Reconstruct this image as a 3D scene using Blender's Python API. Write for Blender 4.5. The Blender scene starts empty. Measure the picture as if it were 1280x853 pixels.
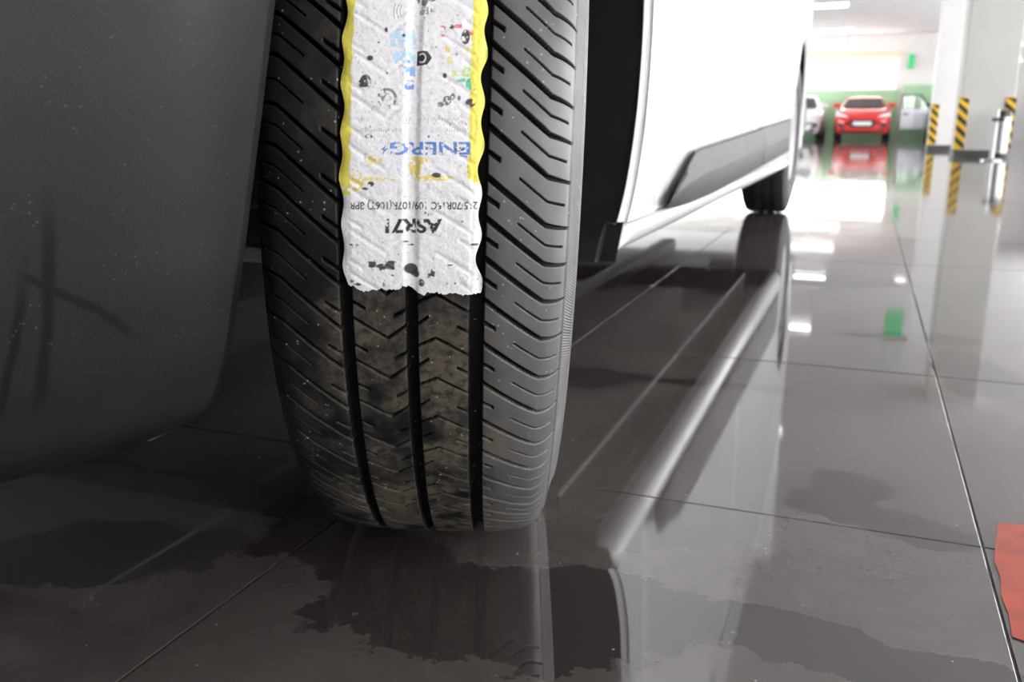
import bpy, bmesh, math, random
import numpy as np
from mathutils import Vector, Matrix

random.seed(4)
rng = np.random.default_rng(7)
SC = bpy.context.scene
COL = SC.collection

# ---------------------------------------------------------------- camera
CAM_H, PITCH, YAW, FPX = 0.38, 0.238551, 0.374535, 1100.0
cam_d = bpy.data.cameras.new('camera')
cam_d.sensor_width = 36.0
cam_d.sensor_fit = 'HORIZONTAL'
cam_d.lens = FPX / 1280.0 * 36.0
cam_d.clip_start = 0.01
cam_d.clip_end = 300
cam_d.dof.use_dof = True
cam_d.dof.focus_distance = 0.56
cam_d.dof.aperture_fstop = 11.0
cam = bpy.data.objects.new('camera', cam_d)
COL.objects.link(cam)
cam.location = (0, 0, CAM_H)
cam.rotation_euler = (math.pi / 2 - PITCH, 0, YAW)
SC.camera = cam

# ---------------------------------------------------------------- light and exposure
SKY = 11.5
world = bpy.data.worlds.new('overcast_sky')
SC.world = world
world.use_nodes = True
wn = world.node_tree.nodes['Background']
wn.inputs['Color'].default_value = (1.0, 0.985, 0.985, 1)
wn.inputs['Strength'].default_value = SKY
SC.view_settings.view_transform = 'Standard'
SC.view_settings.look = 'None'
SC.view_settings.exposure = 0.0
SC.view_settings.gamma = 1.0
SC.view_settings.use_curve_mapping = False
SC.cycles.max_bounces = 8
SC.cycles.diffuse_bounces = 4
SC.cycles.glossy_bounces = 4
SC.cycles.transparent_max_bounces = 8
SC.cycles.sample_clamp_indirect = 6.0
STRIP_LIGHT = 8.0

# hall extents (car axis = +Y, viewer's right = +X)
HX0, HX1, HY0, HY1, HZ = -9.5, 6.0, -6.0, 33.5, 3.4


def portal(name, loc, rot, sx, sy):
    l = bpy.data.lights.new(name, 'AREA')
    l.shape = 'RECTANGLE'; l.size = sx; l.size_y = sy
    l.cycles.is_portal = True
    o = bpy.data.objects.new(name, l); COL.objects.link(o)
    o.location = loc; o.rotation_euler = rot
    return o


portal('daylight_portal_right', (HX1 + .25, 12.2, 1.75), (0, math.pi / 2, 0), 2.8, 35.5)
portal('daylight_portal_left', (HX0 - .25, 23.5, 1.75), (0, -math.pi / 2, 0), 2.8, 19.5)
portal('daylight_portal_far', (-3.4, HY1 + .3, 2.15), (-math.pi / 2, 0, 0), 8.4, 1.1)


# ---------------------------------------------------------------- materials
def mat(name, col=(.5, .5, .5), rough=.5, metal=0.0, spec=.5, emit=None, estr=0, coat=0, coat_rough=.05):
    m = bpy.data.materials.new(name); m.use_nodes = True
    b = m.node_tree.nodes['Principled BSDF']
    b.inputs['Base Color'].default_value = (*col, 1)
    b.inputs['Roughness'].default_value = rough
    b.inputs['Metallic'].default_value = metal
    b.inputs['Specular IOR Level'].default_value = spec
    b.inputs['Coat Weight'].default_value = coat
    b.inputs['Coat Roughness'].default_value = coat_rough
    if emit:
        b.inputs['Emission Color'].default_value = (*emit, 1)
        b.inputs['Emission Strength'].default_value = estr
    return m


class NT:
    """small node helper"""
    def __init__(s, m):
        s.m = m; s.t = m.node_tree; s.b = s.t.nodes['Principled BSDF']
    def n(s, typ, **kw):
        nd = s.t.nodes.new(typ)
        for k, v in kw.items():
            if k.startswith('i_'):
                nd.inputs[k[2:].replace('_', ' ')].default_value = v
            else:
                setattr(nd, k, v)
        return nd
    def l(s, a, b): s.t.links.new(a, b)
    def math(s, op, a, b=None, clamp=False):
        nd = s.n('ShaderNodeMath', operation=op, use_clamp=clamp)
        for i, v in enumerate((a, b)):
            if v is None: continue
            if isinstance(v, (int, float)): nd.inputs[i].default_value = v
            else: s.l(v, nd.inputs[i])
        return nd.outputs[0]
    def ramp(s, fac, stops, interp='LINEAR'):
        nd = s.n('ShaderNodeValToRGB'); nd.color_ramp.interpolation = interp
        e = nd.color_ramp.elements
        while len(e) < len(stops): e.new(.5)
        for q, (p, c) in zip(e, stops):
            q.position = p; q.color = (*c, 1) if len(c) == 3 else c
        s.l(fac, nd.inputs[0]); return nd.outputs[0]
    def maprange(s, v, a, b, c, d):
        nd = s.n('ShaderNodeMapRange'); nd.clamp = True
        for i, x in zip((1, 2, 3, 4), (a, b, c, d)): nd.inputs[i].default_value = x
        s.l(v, nd.inputs[0]); return nd.outputs[0]
    def noise(s, vec, scale, detail=4, rough=.55, dist=0):
        nd = s.n('ShaderNodeTexNoise'); nd.inputs['Scale'].default_value = scale
        nd.inputs['Detail'].default_value = detail; nd.inputs['Roughness'].default_value = rough
        nd.inputs['Distortion'].default_value = dist
        s.l(vec, nd.inputs['Vector']); return nd.outputs['Fac']
    def mix(s, fac, a, b, blend='MIX'):
        nd = s.n('ShaderNodeMix', data_type='RGBA', blend_type=blend)
        if isinstance(fac, (int, float)): nd.inputs[0].default_value = fac
        else: s.l(fac, nd.inputs[0])
        for i, v in ((6, a), (7, b)):
            if isinstance(v, tuple): nd.inputs[i].default_value = (*v, 1)
            else: s.l(v, nd.inputs[i])
        return nd.outputs[2]
    def bump(s, h, strength=.3, dist=.002):
        nd = s.n('ShaderNodeBump'); nd.inputs['Strength'].default_value = strength
        nd.inputs['Distance'].default_value = dist
        s.l(h, nd.inputs['Height']); s.l(nd.outputs[0], s.b.inputs['Normal'])


def m_floor():
    m = mat('polished_tile', (.06, .055, .053), .06, spec=.5)
    k = NT(m)
    pos = k.n('ShaderNodeNewGeometry').outputs['Position']
    nz = k.noise(pos, 9.0, 6, .62)
    nz2 = k.noise(pos, 38.0, 4, .6)
    # water left on the tiles: blobs of uneven outline (x, y, half length, half width, angle)
    blobs = [(-.235, .60, .175, .075, .25), (-.02, .655, .075, .022, -.1), (.065, .63, .09, .028, .1),
             (.045, .885, .085, .040, -.25), (.02, .97, .035, .05, .3), (-.40, 1.27, .13, .06, 0.1),
             (-.17, 1.31, .10, .022, .05), (-.62, .55, .14, .06, .5), (-.42, .66, .12, .05, -.2),
             (-.65, 2.2, .45, .18, 0.1), (-.2, 2.35, .35, .12, .1), (.12, 1.75, .22, .04, .05), (.2, 1.5, .06, .15, .1),
             (.1, .50, .16, .05, .2), (.33, 1.2, .10, .25, 0), (-.75, 3.3, .35, .3, 0.2)]
    dmin = None
    for (x, y, a, b, r) in blobs:
        mp = k.n('ShaderNodeMapping', vector_type='TEXTURE')
        mp.inputs['Location'].default_value = (x, y, 0)
        mp.inputs['Rotation'].default_value = (0, 0, r)
        mp.inputs['Scale'].default_value = (a, b, 1)
        k.l(pos, mp.inputs['Vector'])
        ln = k.n('ShaderNodeVectorMath', operation='LENGTH'); k.l(mp.outputs[0], ln.inputs[0])
        dmin = ln.outputs['Value'] if dmin is None else k.math('MINIMUM', dmin, ln.outputs['Value'])
    far = k.noise(pos, 2.2, 5, .6)
    d = k.math('ADD', dmin, k.math('MULTIPLY', k.math('SUBTRACT', nz, .5), 2.2))
    d = k.math('ADD', d, k.math('MULTIPLY', k.math('SUBTRACT', nz2, .5), .35))
    wet = k.maprange(d, 1.03, .97, 0, 1)
    tone = k.maprange(k.noise(pos, 5.0, 7, .65, .4), .42, .58, 0, 1)
    dry = k.mix(tone, (.100, .089, .083), (.080, .070, .066))
    vary = k.maprange(far, .3, .7, .85, 1.15)
    dry = k.mix(1.0, dry, vary, 'MULTIPLY')
    col = k.mix(wet, dry, (.043, .034, .033))
    # pale grit specks
    vo = k.n('ShaderNodeTexVoronoi'); vo.inputs['Scale'].default_value = 55
    k.l(pos, vo.inputs['Vector'])
    spk = k.math('MULTIPLY', k.math('LESS_THAN', vo.outputs['Distance'], .06), k.math('GREATER_THAN', k.noise(pos, 23, 2), .56))
    col = k.mix(spk, col, (.30, .28, .27))
    k.l(col, k.b.inputs['Base Color'])
    rgh = k.math('ADD', k.math('MULTIPLY', tone, .025), .025)
    k.l(k.math('ADD', k.math('MULTIPLY', k.math('SUBTRACT', 1.0, wet), rgh), .015), k.b.inputs['Roughness'])
    k.b.inputs['IOR'].default_value = 2.1
    k.bump(k.noise(pos, 4.0, 2), .03, .004)
    return m


def m_rubber():
    m = mat('tyre_rubber', (.02, .02, .021), .5, spec=.65)
    k = NT(m)
    tc = k.n('ShaderNodeTexCoord').outputs['Object']
    sx = k.n('ShaderNodeSeparateXYZ'); k.l(tc, sx.inputs[0])
    top = k.n('ShaderNodeAttribute', attribute_name='rib_top').outputs['Fac']
    nz = k.noise(tc, 22, 6, .62)
    nz2 = k.noise(tc, 190, 4, .65)
    low = k.maprange(sx.outputs['Z'], -.02, -.12, .25, 1)      # road dust caught on the lower, rolled part
    edge = k.maprange(k.math('ABSOLUTE', sx.outputs['X']), .05, .085, 1, .15)
    dust = k.math('MULTIPLY', k.maprange(nz, .40, .56, 0, 1), k.math('MULTIPLY', low, edge))
    dust = k.math('MULTIPLY', dust, k.maprange(nz2, .36, .56, .2, 1))
    dust = k.math('MULTIPLY', dust, top)
    tone = k.math('MULTIPLY', k.maprange(sx.outputs['X'], .035, .060, 0, 1), k.maprange(k.noise(tc, 35, 4), .25, .6, .7, 1))  # outer shoulder and sidewall greyer and glossier than the inner side
    rub = k.mix(tone, (.011, .011, .012), (.115, .115, .118))
    rub = k.mix(top, (.008, .008, .0085), rub)          # clean rubber inside the cuts, its colour blackened to stand in for shade
    col = k.mix(k.math('MULTIPLY', dust, .85), rub, (.125, .107, .080))
    vo = k.n('ShaderNodeTexVoronoi'); vo.inputs['Scale'].default_value = 210
    k.l(tc, vo.inputs['Vector'])
    spk = k.math('MULTIPLY', k.math('LESS_THAN', vo.outputs['Distance'], .16), k.math('GREATER_THAN', k.noise(tc, 60, 2), .57))
    col = k.mix(k.math('MULTIPLY', spk, .8), col, (.30, .27, .22))
    k.l(col, k.b.inputs['Base Color'])
    k.l(k.math('ADD', k.math('ADD', k.math('MULTIPLY', dust, .3), k.math('MULTIPLY', k.math('SUBTRACT', 1.0, top), .3)), k.maprange(nz, .3, .7, .36, .46)), k.b.inputs['Roughness'])
    k.l(k.math('ADD', k.maprange(top, 0, 1, .10, .24), k.math('MULTIPLY', tone, .3)), k.b.inputs['Specular IOR Level'])
    # fine slanted serration of the sidewall ring
    at = k.n('ShaderNodeAttribute', attribute_name='ring').outputs['Fac']
    an = k.math('ARCTAN2', sx.outputs['Z'], sx.outputs['Y'])
    rad = k.n('ShaderNodeVectorMath', operation='LENGTH')
    cb = k.n('ShaderNodeCombineXYZ'); k.l(sx.outputs['Y'], cb.inputs[1]); k.l(sx.outputs['Z'], cb.inputs[2])
    k.l(cb.outputs[0], rad.inputs[0])
    ph = k.math('ADD', k.math('MULTIPLY', an, 900), k.math('MULTIPLY', rad.outputs['Value'], 1800))
    saw = k.math('MULTIPLY', k.math('SINE', ph), at)
    h = k.math('ADD', k.math('MULTIPLY', saw, .6), k.math('MULTIPLY', nz2, .25))
    k.bump(h, .5, .0006)
    return m


def m_attr(name, attr, rough=.45, spec=.4):
    m = mat(name, (.8, .8, .8), rough, spec=spec)
    k = NT(m)
    a = k.n('ShaderNodeAttribute', attribute_name=attr)
    k.l(a.outputs['Color'], k.b.inputs['Base Color'])
    tc = k.n('ShaderNodeTexCoord').outputs['Object']
    k.bump(k.noise(tc, 260, 3), .15, .0004)
    return m


def m_bumper():
    m = mat('grained_bumper_plastic', (.02, .02, .022), .42, spec=.20)
    k = NT(m)
    tc = k.n('ShaderNodeTexCoord').outputs['Object']
    vo = k.n('ShaderNodeTexVoronoi'); vo.inputs['Scale'].default_value = 900
    k.l(tc, vo.inputs['Vector'])
    vs = k.n('ShaderNodeTexVoronoi'); vs.inputs['Scale'].default_value = 330
    k.l(tc, vs.inputs['Vector'])
    spk = k.math('MULTIPLY', k.math('LESS_THAN', vs.outputs['Distance'], .13), k.math('GREATER_THAN', k.noise(tc, 40, 2), .60))
    nz = k.noise(tc, 14, 5, .6)
    c = k.mix(k.maprange(nz, .35, .7, 0, 1), (.0050, .0050, .0057), (.0075, .0075, .0085))
    c = k.mix(k.math('MULTIPLY', spk, .5), c, (.12, .12, .13))
    # darker, less glossy streaks: three wandering lines across the panel (y, z along the side)
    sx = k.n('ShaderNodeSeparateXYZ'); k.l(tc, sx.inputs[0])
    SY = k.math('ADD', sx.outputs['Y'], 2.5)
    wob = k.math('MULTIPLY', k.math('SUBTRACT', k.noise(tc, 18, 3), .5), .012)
    streak = None
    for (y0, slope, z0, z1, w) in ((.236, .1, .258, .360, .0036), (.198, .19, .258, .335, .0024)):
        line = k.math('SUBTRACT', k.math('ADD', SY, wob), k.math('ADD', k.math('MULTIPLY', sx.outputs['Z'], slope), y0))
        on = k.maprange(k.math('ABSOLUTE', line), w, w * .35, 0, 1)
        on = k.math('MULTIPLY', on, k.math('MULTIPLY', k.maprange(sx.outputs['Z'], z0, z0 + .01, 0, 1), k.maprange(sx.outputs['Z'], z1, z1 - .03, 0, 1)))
        streak = on if streak is None else k.math('MAXIMUM', streak, on)
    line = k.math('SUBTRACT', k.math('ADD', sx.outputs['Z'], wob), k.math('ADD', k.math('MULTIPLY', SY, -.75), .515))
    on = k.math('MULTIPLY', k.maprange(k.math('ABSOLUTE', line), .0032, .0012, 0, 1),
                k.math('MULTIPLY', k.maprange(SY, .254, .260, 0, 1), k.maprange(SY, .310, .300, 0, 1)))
    streak = k.math('MAXIMUM', streak, on)
    c = k.mix(k.math('MULTIPLY', streak, .4), c, (.0025, .0025, .0025))
    k.l(c, k.b.inputs['Base Color'])
    k.l(k.maprange(streak, 0, 1, .16, .085), k.b.inputs['Specular IOR Level'])
    k.l(k.maprange(nz, .3, .7, .36, .48), k.b.inputs['Roughness'])
    k.bump(vo.outputs['Distance'], .12, .0005)
    return m


def m_paint(name, col, dirt=.12):
    m = mat(name, col, .32, spec=.5, coat=.6, coat_rough=.04)
    k = NT(m)
    pos = k.n('ShaderNodeTexCoord').outputs['Object']
    nz = k.noise(pos, 6, 5, .6)
    k.l(k.mix(k.math('MULTIPLY', k.maprange(nz, .45, .75, 0, 1), dirt), col, tuple(c * .8 for c in col)), k.b.inputs['Base Color'])
    return m


def m_mottle(name, a, b, scale=5, rough=.7, spec=.3):
    m = mat(name, a, rough, spec=spec)
    k = NT(m)
    pos = k.n('ShaderNodeTexCoord').outputs['Object']
    k.l(k.mix(k.maprange(k.noise(pos, scale, 5), .35, .65, 0, 1), a, b), k.b.inputs['Base Color'])
    return m


def m_glass(name, tint=(.96, .96, .96), gloss=.06):
    m = bpy.data.materials.new(name); m.use_nodes = True
    t = m.node_tree; t.nodes.clear()
    o = t.nodes.new('ShaderNodeOutputMaterial'); mx = t.nodes.new('ShaderNodeMixShader')
    tr = t.nodes.new('ShaderNodeBsdfTransparent'); gl = t.nodes.new('ShaderNodeBsdfGlossy')
    tr.inputs[0].default_value = (*tint, 1); gl.inputs['Roughness'].default_value = .02
    mx.inputs[0].default_value = gloss
    t.links.new(tr.outputs[0], mx.inputs[1]); t.links.new(gl.outputs[0], mx.inputs[2]); t.links.new(mx.outputs[0], o.inputs[0])
    return m


M = dict(
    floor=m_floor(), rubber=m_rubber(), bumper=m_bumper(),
    grout=m_mottle('grout', (.26, .25, .235), (.16, .15, .14), 30),
    white_paint=m_paint('white_van_paint', (.78, .79, .80)),
    moulding=m_mottle('grey_moulding_plastic', (.092, .092, .096), (.078, .078, .081), 8, .55, .25),
    liner=m_mottle('wheelhouse_liner', (.006, .0063, .0068), (.009, .009, .0098), 25, .6),
    steel=m_mottle('silver_steel', (.48, .49, .51), (.40, .41, .43), 12, .38, .5),
    dark_metal=m_mottle('dark_chassis_metal', (.03, .03, .032), (.055, .053, .05), 20, .45),
    black_trim=mat('black_trim', (.022, .022, .024), .4),
    car_glass=mat('dark_car_glass', (.02, .024, .026), .05, spec=.6),
    tail=mat('red_lens', (.35, .02, .02), .15),
    wall=m_mottle('white_wall_paint', (.80, .80, .79), (.76, .76, .75), 1.5, .75),
    green=m_mottle('green_wall_paint', (.40, .66, .42), (.37, .63, .39), 2, .7),
    ceiling=m_mottle('ceiling_paint', (.74, .74, .75), (.71, .71, .72), 1.5, .85),
    pillar=m_mottle('pillar_paint', (.55, .55, .535), (.52, .52, .505), 2, .6),
    white_pillar=m_mottle('white_pillar_paint', (.80, .80, .80), (.76, .76, .76), 2, .6),
    base_grey=m_mottle('dark_skirting', (.07, .075, .075), (.09, .09, .09), 6, .5),
    yellow=m_mottle('guard_yellow', (.86, .56, .03), (.80, .50, .03), 9, .55),
    black_rub=m_mottle('guard_black', (.02, .02, .022), (.035, .035, .035), 9, .6),
    chrome=mat('brushed_steel', (.42, .42, .44), .38, 1.0),
    frame=m_mottle('window_frame_white', (.75, .76, .76), (.70, .71, .71), 6, .5),
    beam=m_mottle('cream_beam', (.80, .74, .55), (.76, .70, .50), 4, .7),
    pane=m_glass('window_glass'),
    lamp=mat('strip_diffuser', (.9, .9, .9), .5, emit=(1, .98, .95), estr=STRIP_LIGHT),
    lamp_body=mat('lamp_housing', (.8, .8, .8), .5),
    red_car=m_paint('red_car_paint', (.62, .022, .02)),
    white_car=m_paint('white_car_paint', (.80, .80, .81)),
    silver_car=m_paint('silver_car_paint', (.42, .45, .50)),
    headlight=mat('headlight_lens', (.85, .87, .9), .08, spec=.8),
    plate=mat('plate_white', (.75, .77, .80), .4),
    red_floor=m_mottle('worn_red_floor_paint', (.50, .075, .04), (.34, .06, .04), 26, .22, .5),
    exit_green=mat('sign_green', (.05, .42, .16), .4, emit=(.1, .8, .3), estr=.35),
)


# ---------------------------------------------------------------- mesh helpers
def raw_mesh(name, co, faces=None, quads=None, smooth=False):
    me = bpy.data.meshes.new(name)
    if quads is not None:
        co = np.asarray(co, np.float32); quads = np.asarray(quads, np.int32)
        me.vertices.add(len(co)); me.vertices.foreach_set('co', co.ravel())
        me.loops.add(quads.size); me.loops.foreach_set('vertex_index', quads.ravel())
        me.polygons.add(len(quads))
        me.polygons.foreach_set('loop_start', np.arange(0, quads.size, 4, dtype=np.int32))
        me.polygons.foreach_set('loop_total', np.full(len(quads), 4, np.int32))
        me.update(calc_edges=True)
    else:
        me.from_pydata([tuple(c) for c in co], [], faces); me.update()
    if smooth:
        me.polygons.foreach_set('use_smooth', np.ones(len(me.polygons), bool))
    return me


def obj(name, me, material=None, parent=None):
    o = bpy.data.objects.new(name, me); COL.objects.link(o)
    if material is not None:
        me.materials.clear(); me.materials.append(material)
    if parent is not None: o.parent = parent
    return o


def tag(o, label=None, cat=None, group=None, kind=None):
    for k, v in (('label', label), ('category', cat), ('group', group), ('kind', kind)):
        if v: o[k] = v
    return o


def empty(name, loc=(0, 0, 0), rz=0):
    o = bpy.data.objects.new(name, None); COL.objects.link(o)
    o.location = loc; o.rotation_euler = (0, 0, rz); o.empty_display_size = .1
    return o


def grid_quads(n, m, wrap_n=False, wrap_m=False):
    a = np.arange(n * m).reshape(n, m)
    if wrap_n: a = np.vstack([a, a[:1]])
    if wrap_m: a = np.hstack([a, a[:, :1]])
    return np.stack([a[:-1, :-1], a[:-1, 1:], a[1:, 1:], a[1:, :-1]], -1).reshape(-1, 4)


def grid(name, P, material, parent=None, wrap_n=False, wrap_m=False, smooth=True, flip=False, mask=None):
    P = np.asarray(P, float); n, m = P.shape[:2]
    q = grid_quads(n, m, wrap_n, wrap_m)
    if mask is not None: q = q[mask]
    if flip: q = q[:, ::-1]
    return obj(name, raw_mesh(name, P.reshape(-1, 3), quads=q, smooth=smooth), material, parent)


def add_mod(o, typ, **kw):
    md = o.modifiers.new(typ.lower(), typ)
    for k, v in kw.items(): setattr(md, k, v)
    return md


class BM:
    """collect simple shapes into one mesh"""
    def __init__(s): s.b = bmesh.new()
    def box(s, x0, x1, y0, y1, z0, z1, bevel=0):
        r = bmesh.ops.create_cube(s.b, size=1)
        vs = r['verts']
        for v in vs:
            v.co = Vector(((x0 + x1) / 2 + v.co.x * (x1 - x0), (y0 + y1) / 2 + v.co.y * (y1 - y0), (z0 + z1) / 2 + v.co.z * (z1 - z0)))
        if bevel:
            es = list({e for v in vs for e in v.link_edges})
            bmesh.ops.bevel(s.b, geom=es, offset=bevel, segments=2, affect='EDGES', profile=.5)
        return s
    def cyl(s, p0, p1, r0, r1=None, seg=20):
        p0, p1 = Vector(p0), Vector(p1); d = p1 - p0
        r = bmesh.ops.create_cone(s.b, cap_ends=True, segments=seg, radius1=r0, radius2=r0 if r1 is None else r1, depth=d.length)
        q = Vector((0, 0, 1)).rotation_difference(d.normalized()).to_matrix().to_4x4()
        bmesh.ops.transform(s.b, matrix=Matrix.Translation((p0 + p1) / 2) @ q, verts=r['verts'])
        return s
    def prism(s, pts, axis, a, b):
        """polygon pts in the two other axes, extruded along axis from a to b"""
        def P(u, v, w): return {'x': (w, u, v), 'y': (u, w, v), 'z': (u, v, w)}[axis]
        A = [s.b.verts.new(P(u, v, a)) for u, v in pts]; B = [s.b.verts.new(P(u, v, b)) for u, v in pts]
        s.b.faces.new(A[::-1]); s.b.faces.new(B)
        for i in range(len(pts)):
            j = (i + 1) % len(pts); s.b.faces.new((A[i], A[j], B[j], B[i]))
        return s
    def lathe(s, prof, axis_pt, axis='x', seg=48):
        rings = []
        for i in range(seg):
            t = 2 * math.pi * i / seg; c, sn = math.cos(t), math.sin(t)
            rings.append([s.b.verts.new((axis_pt[0] + a, axis_pt[1] + r * c, axis_pt[2] + r * sn) if axis == 'x' else
                                        (axis_pt[0] + r * c, axis_pt[1] + r * sn, axis_pt[2] + a)) for a, r in prof])
        for i in range(seg):
            A, B = rings[i], rings[(i + 1) % seg]
            for j in range(len(prof) - 1): s.b.faces.new((A[j], A[j + 1], B[j + 1], B[j]))
        return s
    def make(s, name, material, parent=None, smooth=False):
        bmesh.ops.recalc_face_normals(s.b, faces=s.b.faces)
        me = bpy.data.meshes.new(name); s.b.to_mesh(me); s.b.free()
        if smooth:
            me.polygons.foreach_set('use_smooth', np.ones(len(me.polygons), bool))
            me.set_sharp_from_angle(angle=math.radians(40))
        return obj(name, me, material, parent)


def struct(o): return tag(o, kind='structure')


# ---------------------------------------------------------------- the hall
TX, TY, TOX, TOY, GAP = .5925, .6196, .1335, .8592, .0026
floor_o = struct(BM().box(HX0, HX1, HY0, HY1, -.12, -.0035).make('floor', M['grout']))
tile_bm = BM(); tile_bm.box(GAP / 2, TX - GAP / 2, GAP / 2, TY - GAP / 2, -.0045, 0, .0005)
tile0 = tile_bm.make('tile', M['floor'], floor_o)
tile_me = tile0.data
near = set(); first = True
for j in range(-2, 9):
    for i in range(-9, 6):
        near.add((i, j))
        o = tile0 if first else tile0.copy()
        if not first: COL.objects.link(o)
        first = False
        o.location = (TOX + i * TX, TOY + j * TY, random.uniform(-.0004, .0))
        o.rotation_euler = (random.uniform(-.00015, .00015), random.uniform(-.00015, .00015), 0)
co, fc = [], []
for j in range(int((HY0 - TOY) / TY), int((HY1 - TOY) / TY) + 1):
    for i in range(int((HX0 - TOX) / TX), int((HX1 - TOX) / TX) + 1):
        if (i, j) in near: continue
        x0, y0 = TOX + i * TX + GAP / 2, TOY + j * TY + GAP / 2
        x1, y1 = min(x0 + TX - GAP, HX1), min(y0 + TY - GAP, HY1)
        b = len(co); co += [(x0, y0, 0), (x1, y0, 0), (x1, y1, 0), (x0, y1, 0)]; fc.append((b, b + 1, b + 2, b + 3))
tag(obj('distant_tiles', raw_mesh('distant_tiles', co, fc), M['floor'], floor_o), kind='stuff')

struct(BM().box(HX0 - .2, HX1 + .2, HY0 - .2, HY1 + .3, HZ, HZ + .15).make('ceiling', M['ceiling']))


def wall_with_openings(name, axis, pos, thick, a0, a1, z0, z1, opens):
    """one wall with rectangular openings (a from, a to, z from, z to), all of one height band"""
    b = BM()
    def bx(u0, u1, w0, w1):
        if u1 - u0 < 1e-4 or w1 - w0 < 1e-4: return
        if axis == 'x': b.box(pos, pos + thick, u0, u1, w0, w1)
        else: b.box(u0, u1, pos, pos + thick, w0, w1)
    zl, zh = opens[0][2], opens[0][3]
    bx(a0, a1, z0, zl); bx(a0, a1, zh, z1)
    cur = a0
    for (u0, u1, _, _) in opens: bx(cur, u0, zl, zh); cur = u1
    bx(cur, a1, zl, zh)
    return struct(b.make(name, M['wall']))


def window(n, axis, pos, u0, u1, z0, z1, nm=3):
    """framed window with panes in a wall opening"""
    b = BM(); f = .05; d = .05
    def bx(bb, a0, a1, w0, w1, t0, t1):
        if axis == 'x': bb.box(pos + t0, pos + t1, a0, a1, w0, w1)
        else: bb.box(a0, a1, pos + t0, pos + t1, w0, w1)
    bx(b, u0, u1, z0, z0 + f, 0, d); bx(b, u0, u1, z1 - f, z1, 0, d)
    bx(b, u0, u0 + f, z0, z1, 0, d); bx(b, u1 - f, u1, z0, z1, 0, d)
    root = struct(b.make('window_%d' % n, M['frame']))
    w = (u1 - u0 - f) / nm
    for i in range(1, nm):
        mb = BM(); bx(mb, u0 + i * w, u0 + i * w + f, z0 + f, z1 - f, .004, d - .004); mb.make('mullion', M['frame'], root)
    for i in range(nm):
        pb = BM(); bx(pb, u0 + f + i * w, u0 + (i + 1) * w, z0 + f, z1 - f, .022, .027); pb.make('pane', M['pane'], root)
    return root


side_open = [(-5.2 + 6.4 * i, .8 + 6.4 * i, .35, 3.1) for i in range(5)] + [(26.8, 29.4, .35, 3.1)]
wall_with_openings('wall_right', 'x', HX1, .2, HY0, HY1, 0, HZ, side_open)
left_open = [(-5.2 + 6.4 * i, .8 + 6.4 * i, .35, 3.1) for i in range(3, 6)]
wall_with_openings('wall_left', 'x', HX0 - .2, .2, HY0, HY1, 0, HZ, left_open)
struct(BM().box(HX0, HX1, HY0 - .2, HY0, 0, HZ).make('wall_behind', M['wall']))
wall_with_openings('wall_far', 'y', HY1, .25, HX0, HX1, 0, HZ, [(-7.6, .78, 1.62, 2.66)])
wn_ = 0
for (u0, u1, z0, z1) in side_open:
    wn_ += 1; window(wn_, 'x', HX1 + .08, u0, u1, z0, z1, 4)
for (u0, u1, z0, z1) in left_open:
    wn_ += 1; window(wn_, 'x', HX0 - .12, u0, u1, z0, z1, 4)
wn_ += 1; window(wn_, 'y', HY1 + .10, -7.6, .78, 1.62, 2.66, 4)
# green dado, cream lintel, wall stub at the far end
struct(BM().box(HX0, .86, HY1 - .02, HY1 - .001, 0.0, 1.60).make('trim_1', M['green']))
struct(BM().box(1.00, 2.6, HY1 - .32, HY1 - .001, 0, 1.74).make('trim_2', M['green']))
struct(BM().box(-7.7, .9, HY1 - .06, HY1 - .001, 2.70, 2.86).make('trim_3', M['beam']))
struct(BM().box(1.50, 2.6, HY1 - .34, HY1 - .321, 1.62, 1.74).make('trim_4', M['green']))


def pillar(x0, x1, y0, y1, label, paint):
    p = empty('pillar', ((x0 + x1) / 2, (y0 + y1) / 2, 0))
    tag(p, label, 'pillar', 'hall pillars')
    cx, cy = p.location.x, p.location.y
    BM().box(x0 - cx, x1 - cx, y0 - cy, y1 - cy, 0, HZ - .001, .012).make('shaft', paint, p)
    BM().box(x0 - cx - .012, x1 - cx + .012, y0 - cy - .012, y1 - cy + .012, 0, .085, .003).make('skirting', M['base_grey'], p)
    for sx in (0, 1):   # yellow and black corner guards on the two near corners
        xa = (x0 - .016 if sx == 0 else x1 - .10) - cx
        g = BM().box(xa, xa + .116, y0 - cy - .016, y0 - cy + .09, .09, .76, .004).make('corner_guard', M['yellow'], p)
        for q in range(5):
            z = .13 + q * .145
            pts = [(xa - .002, z + .07), (xa + .118, z - .04), (xa + .118, z + .03), (xa - .002, z + .14)]
            pts = [(u, min(max(w, .092), .758)) for u, w in pts]
            BM().prism(pts, 'y', y0 - cy - .0185, y0 - cy - .0125).make('black_stripe', M['black_rub'], g)
    return p


pillar(1.10, 1.73, 13.3, 13.95, 'nearest white pillar with yellow and black corner guards behind the steel bin', M['pillar'])
pillar(.98, 1.62, 16.8, 17.4, 'farther white pillar with yellow black corner guard, left of the nearest pillar', M['white_pillar'])

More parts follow.
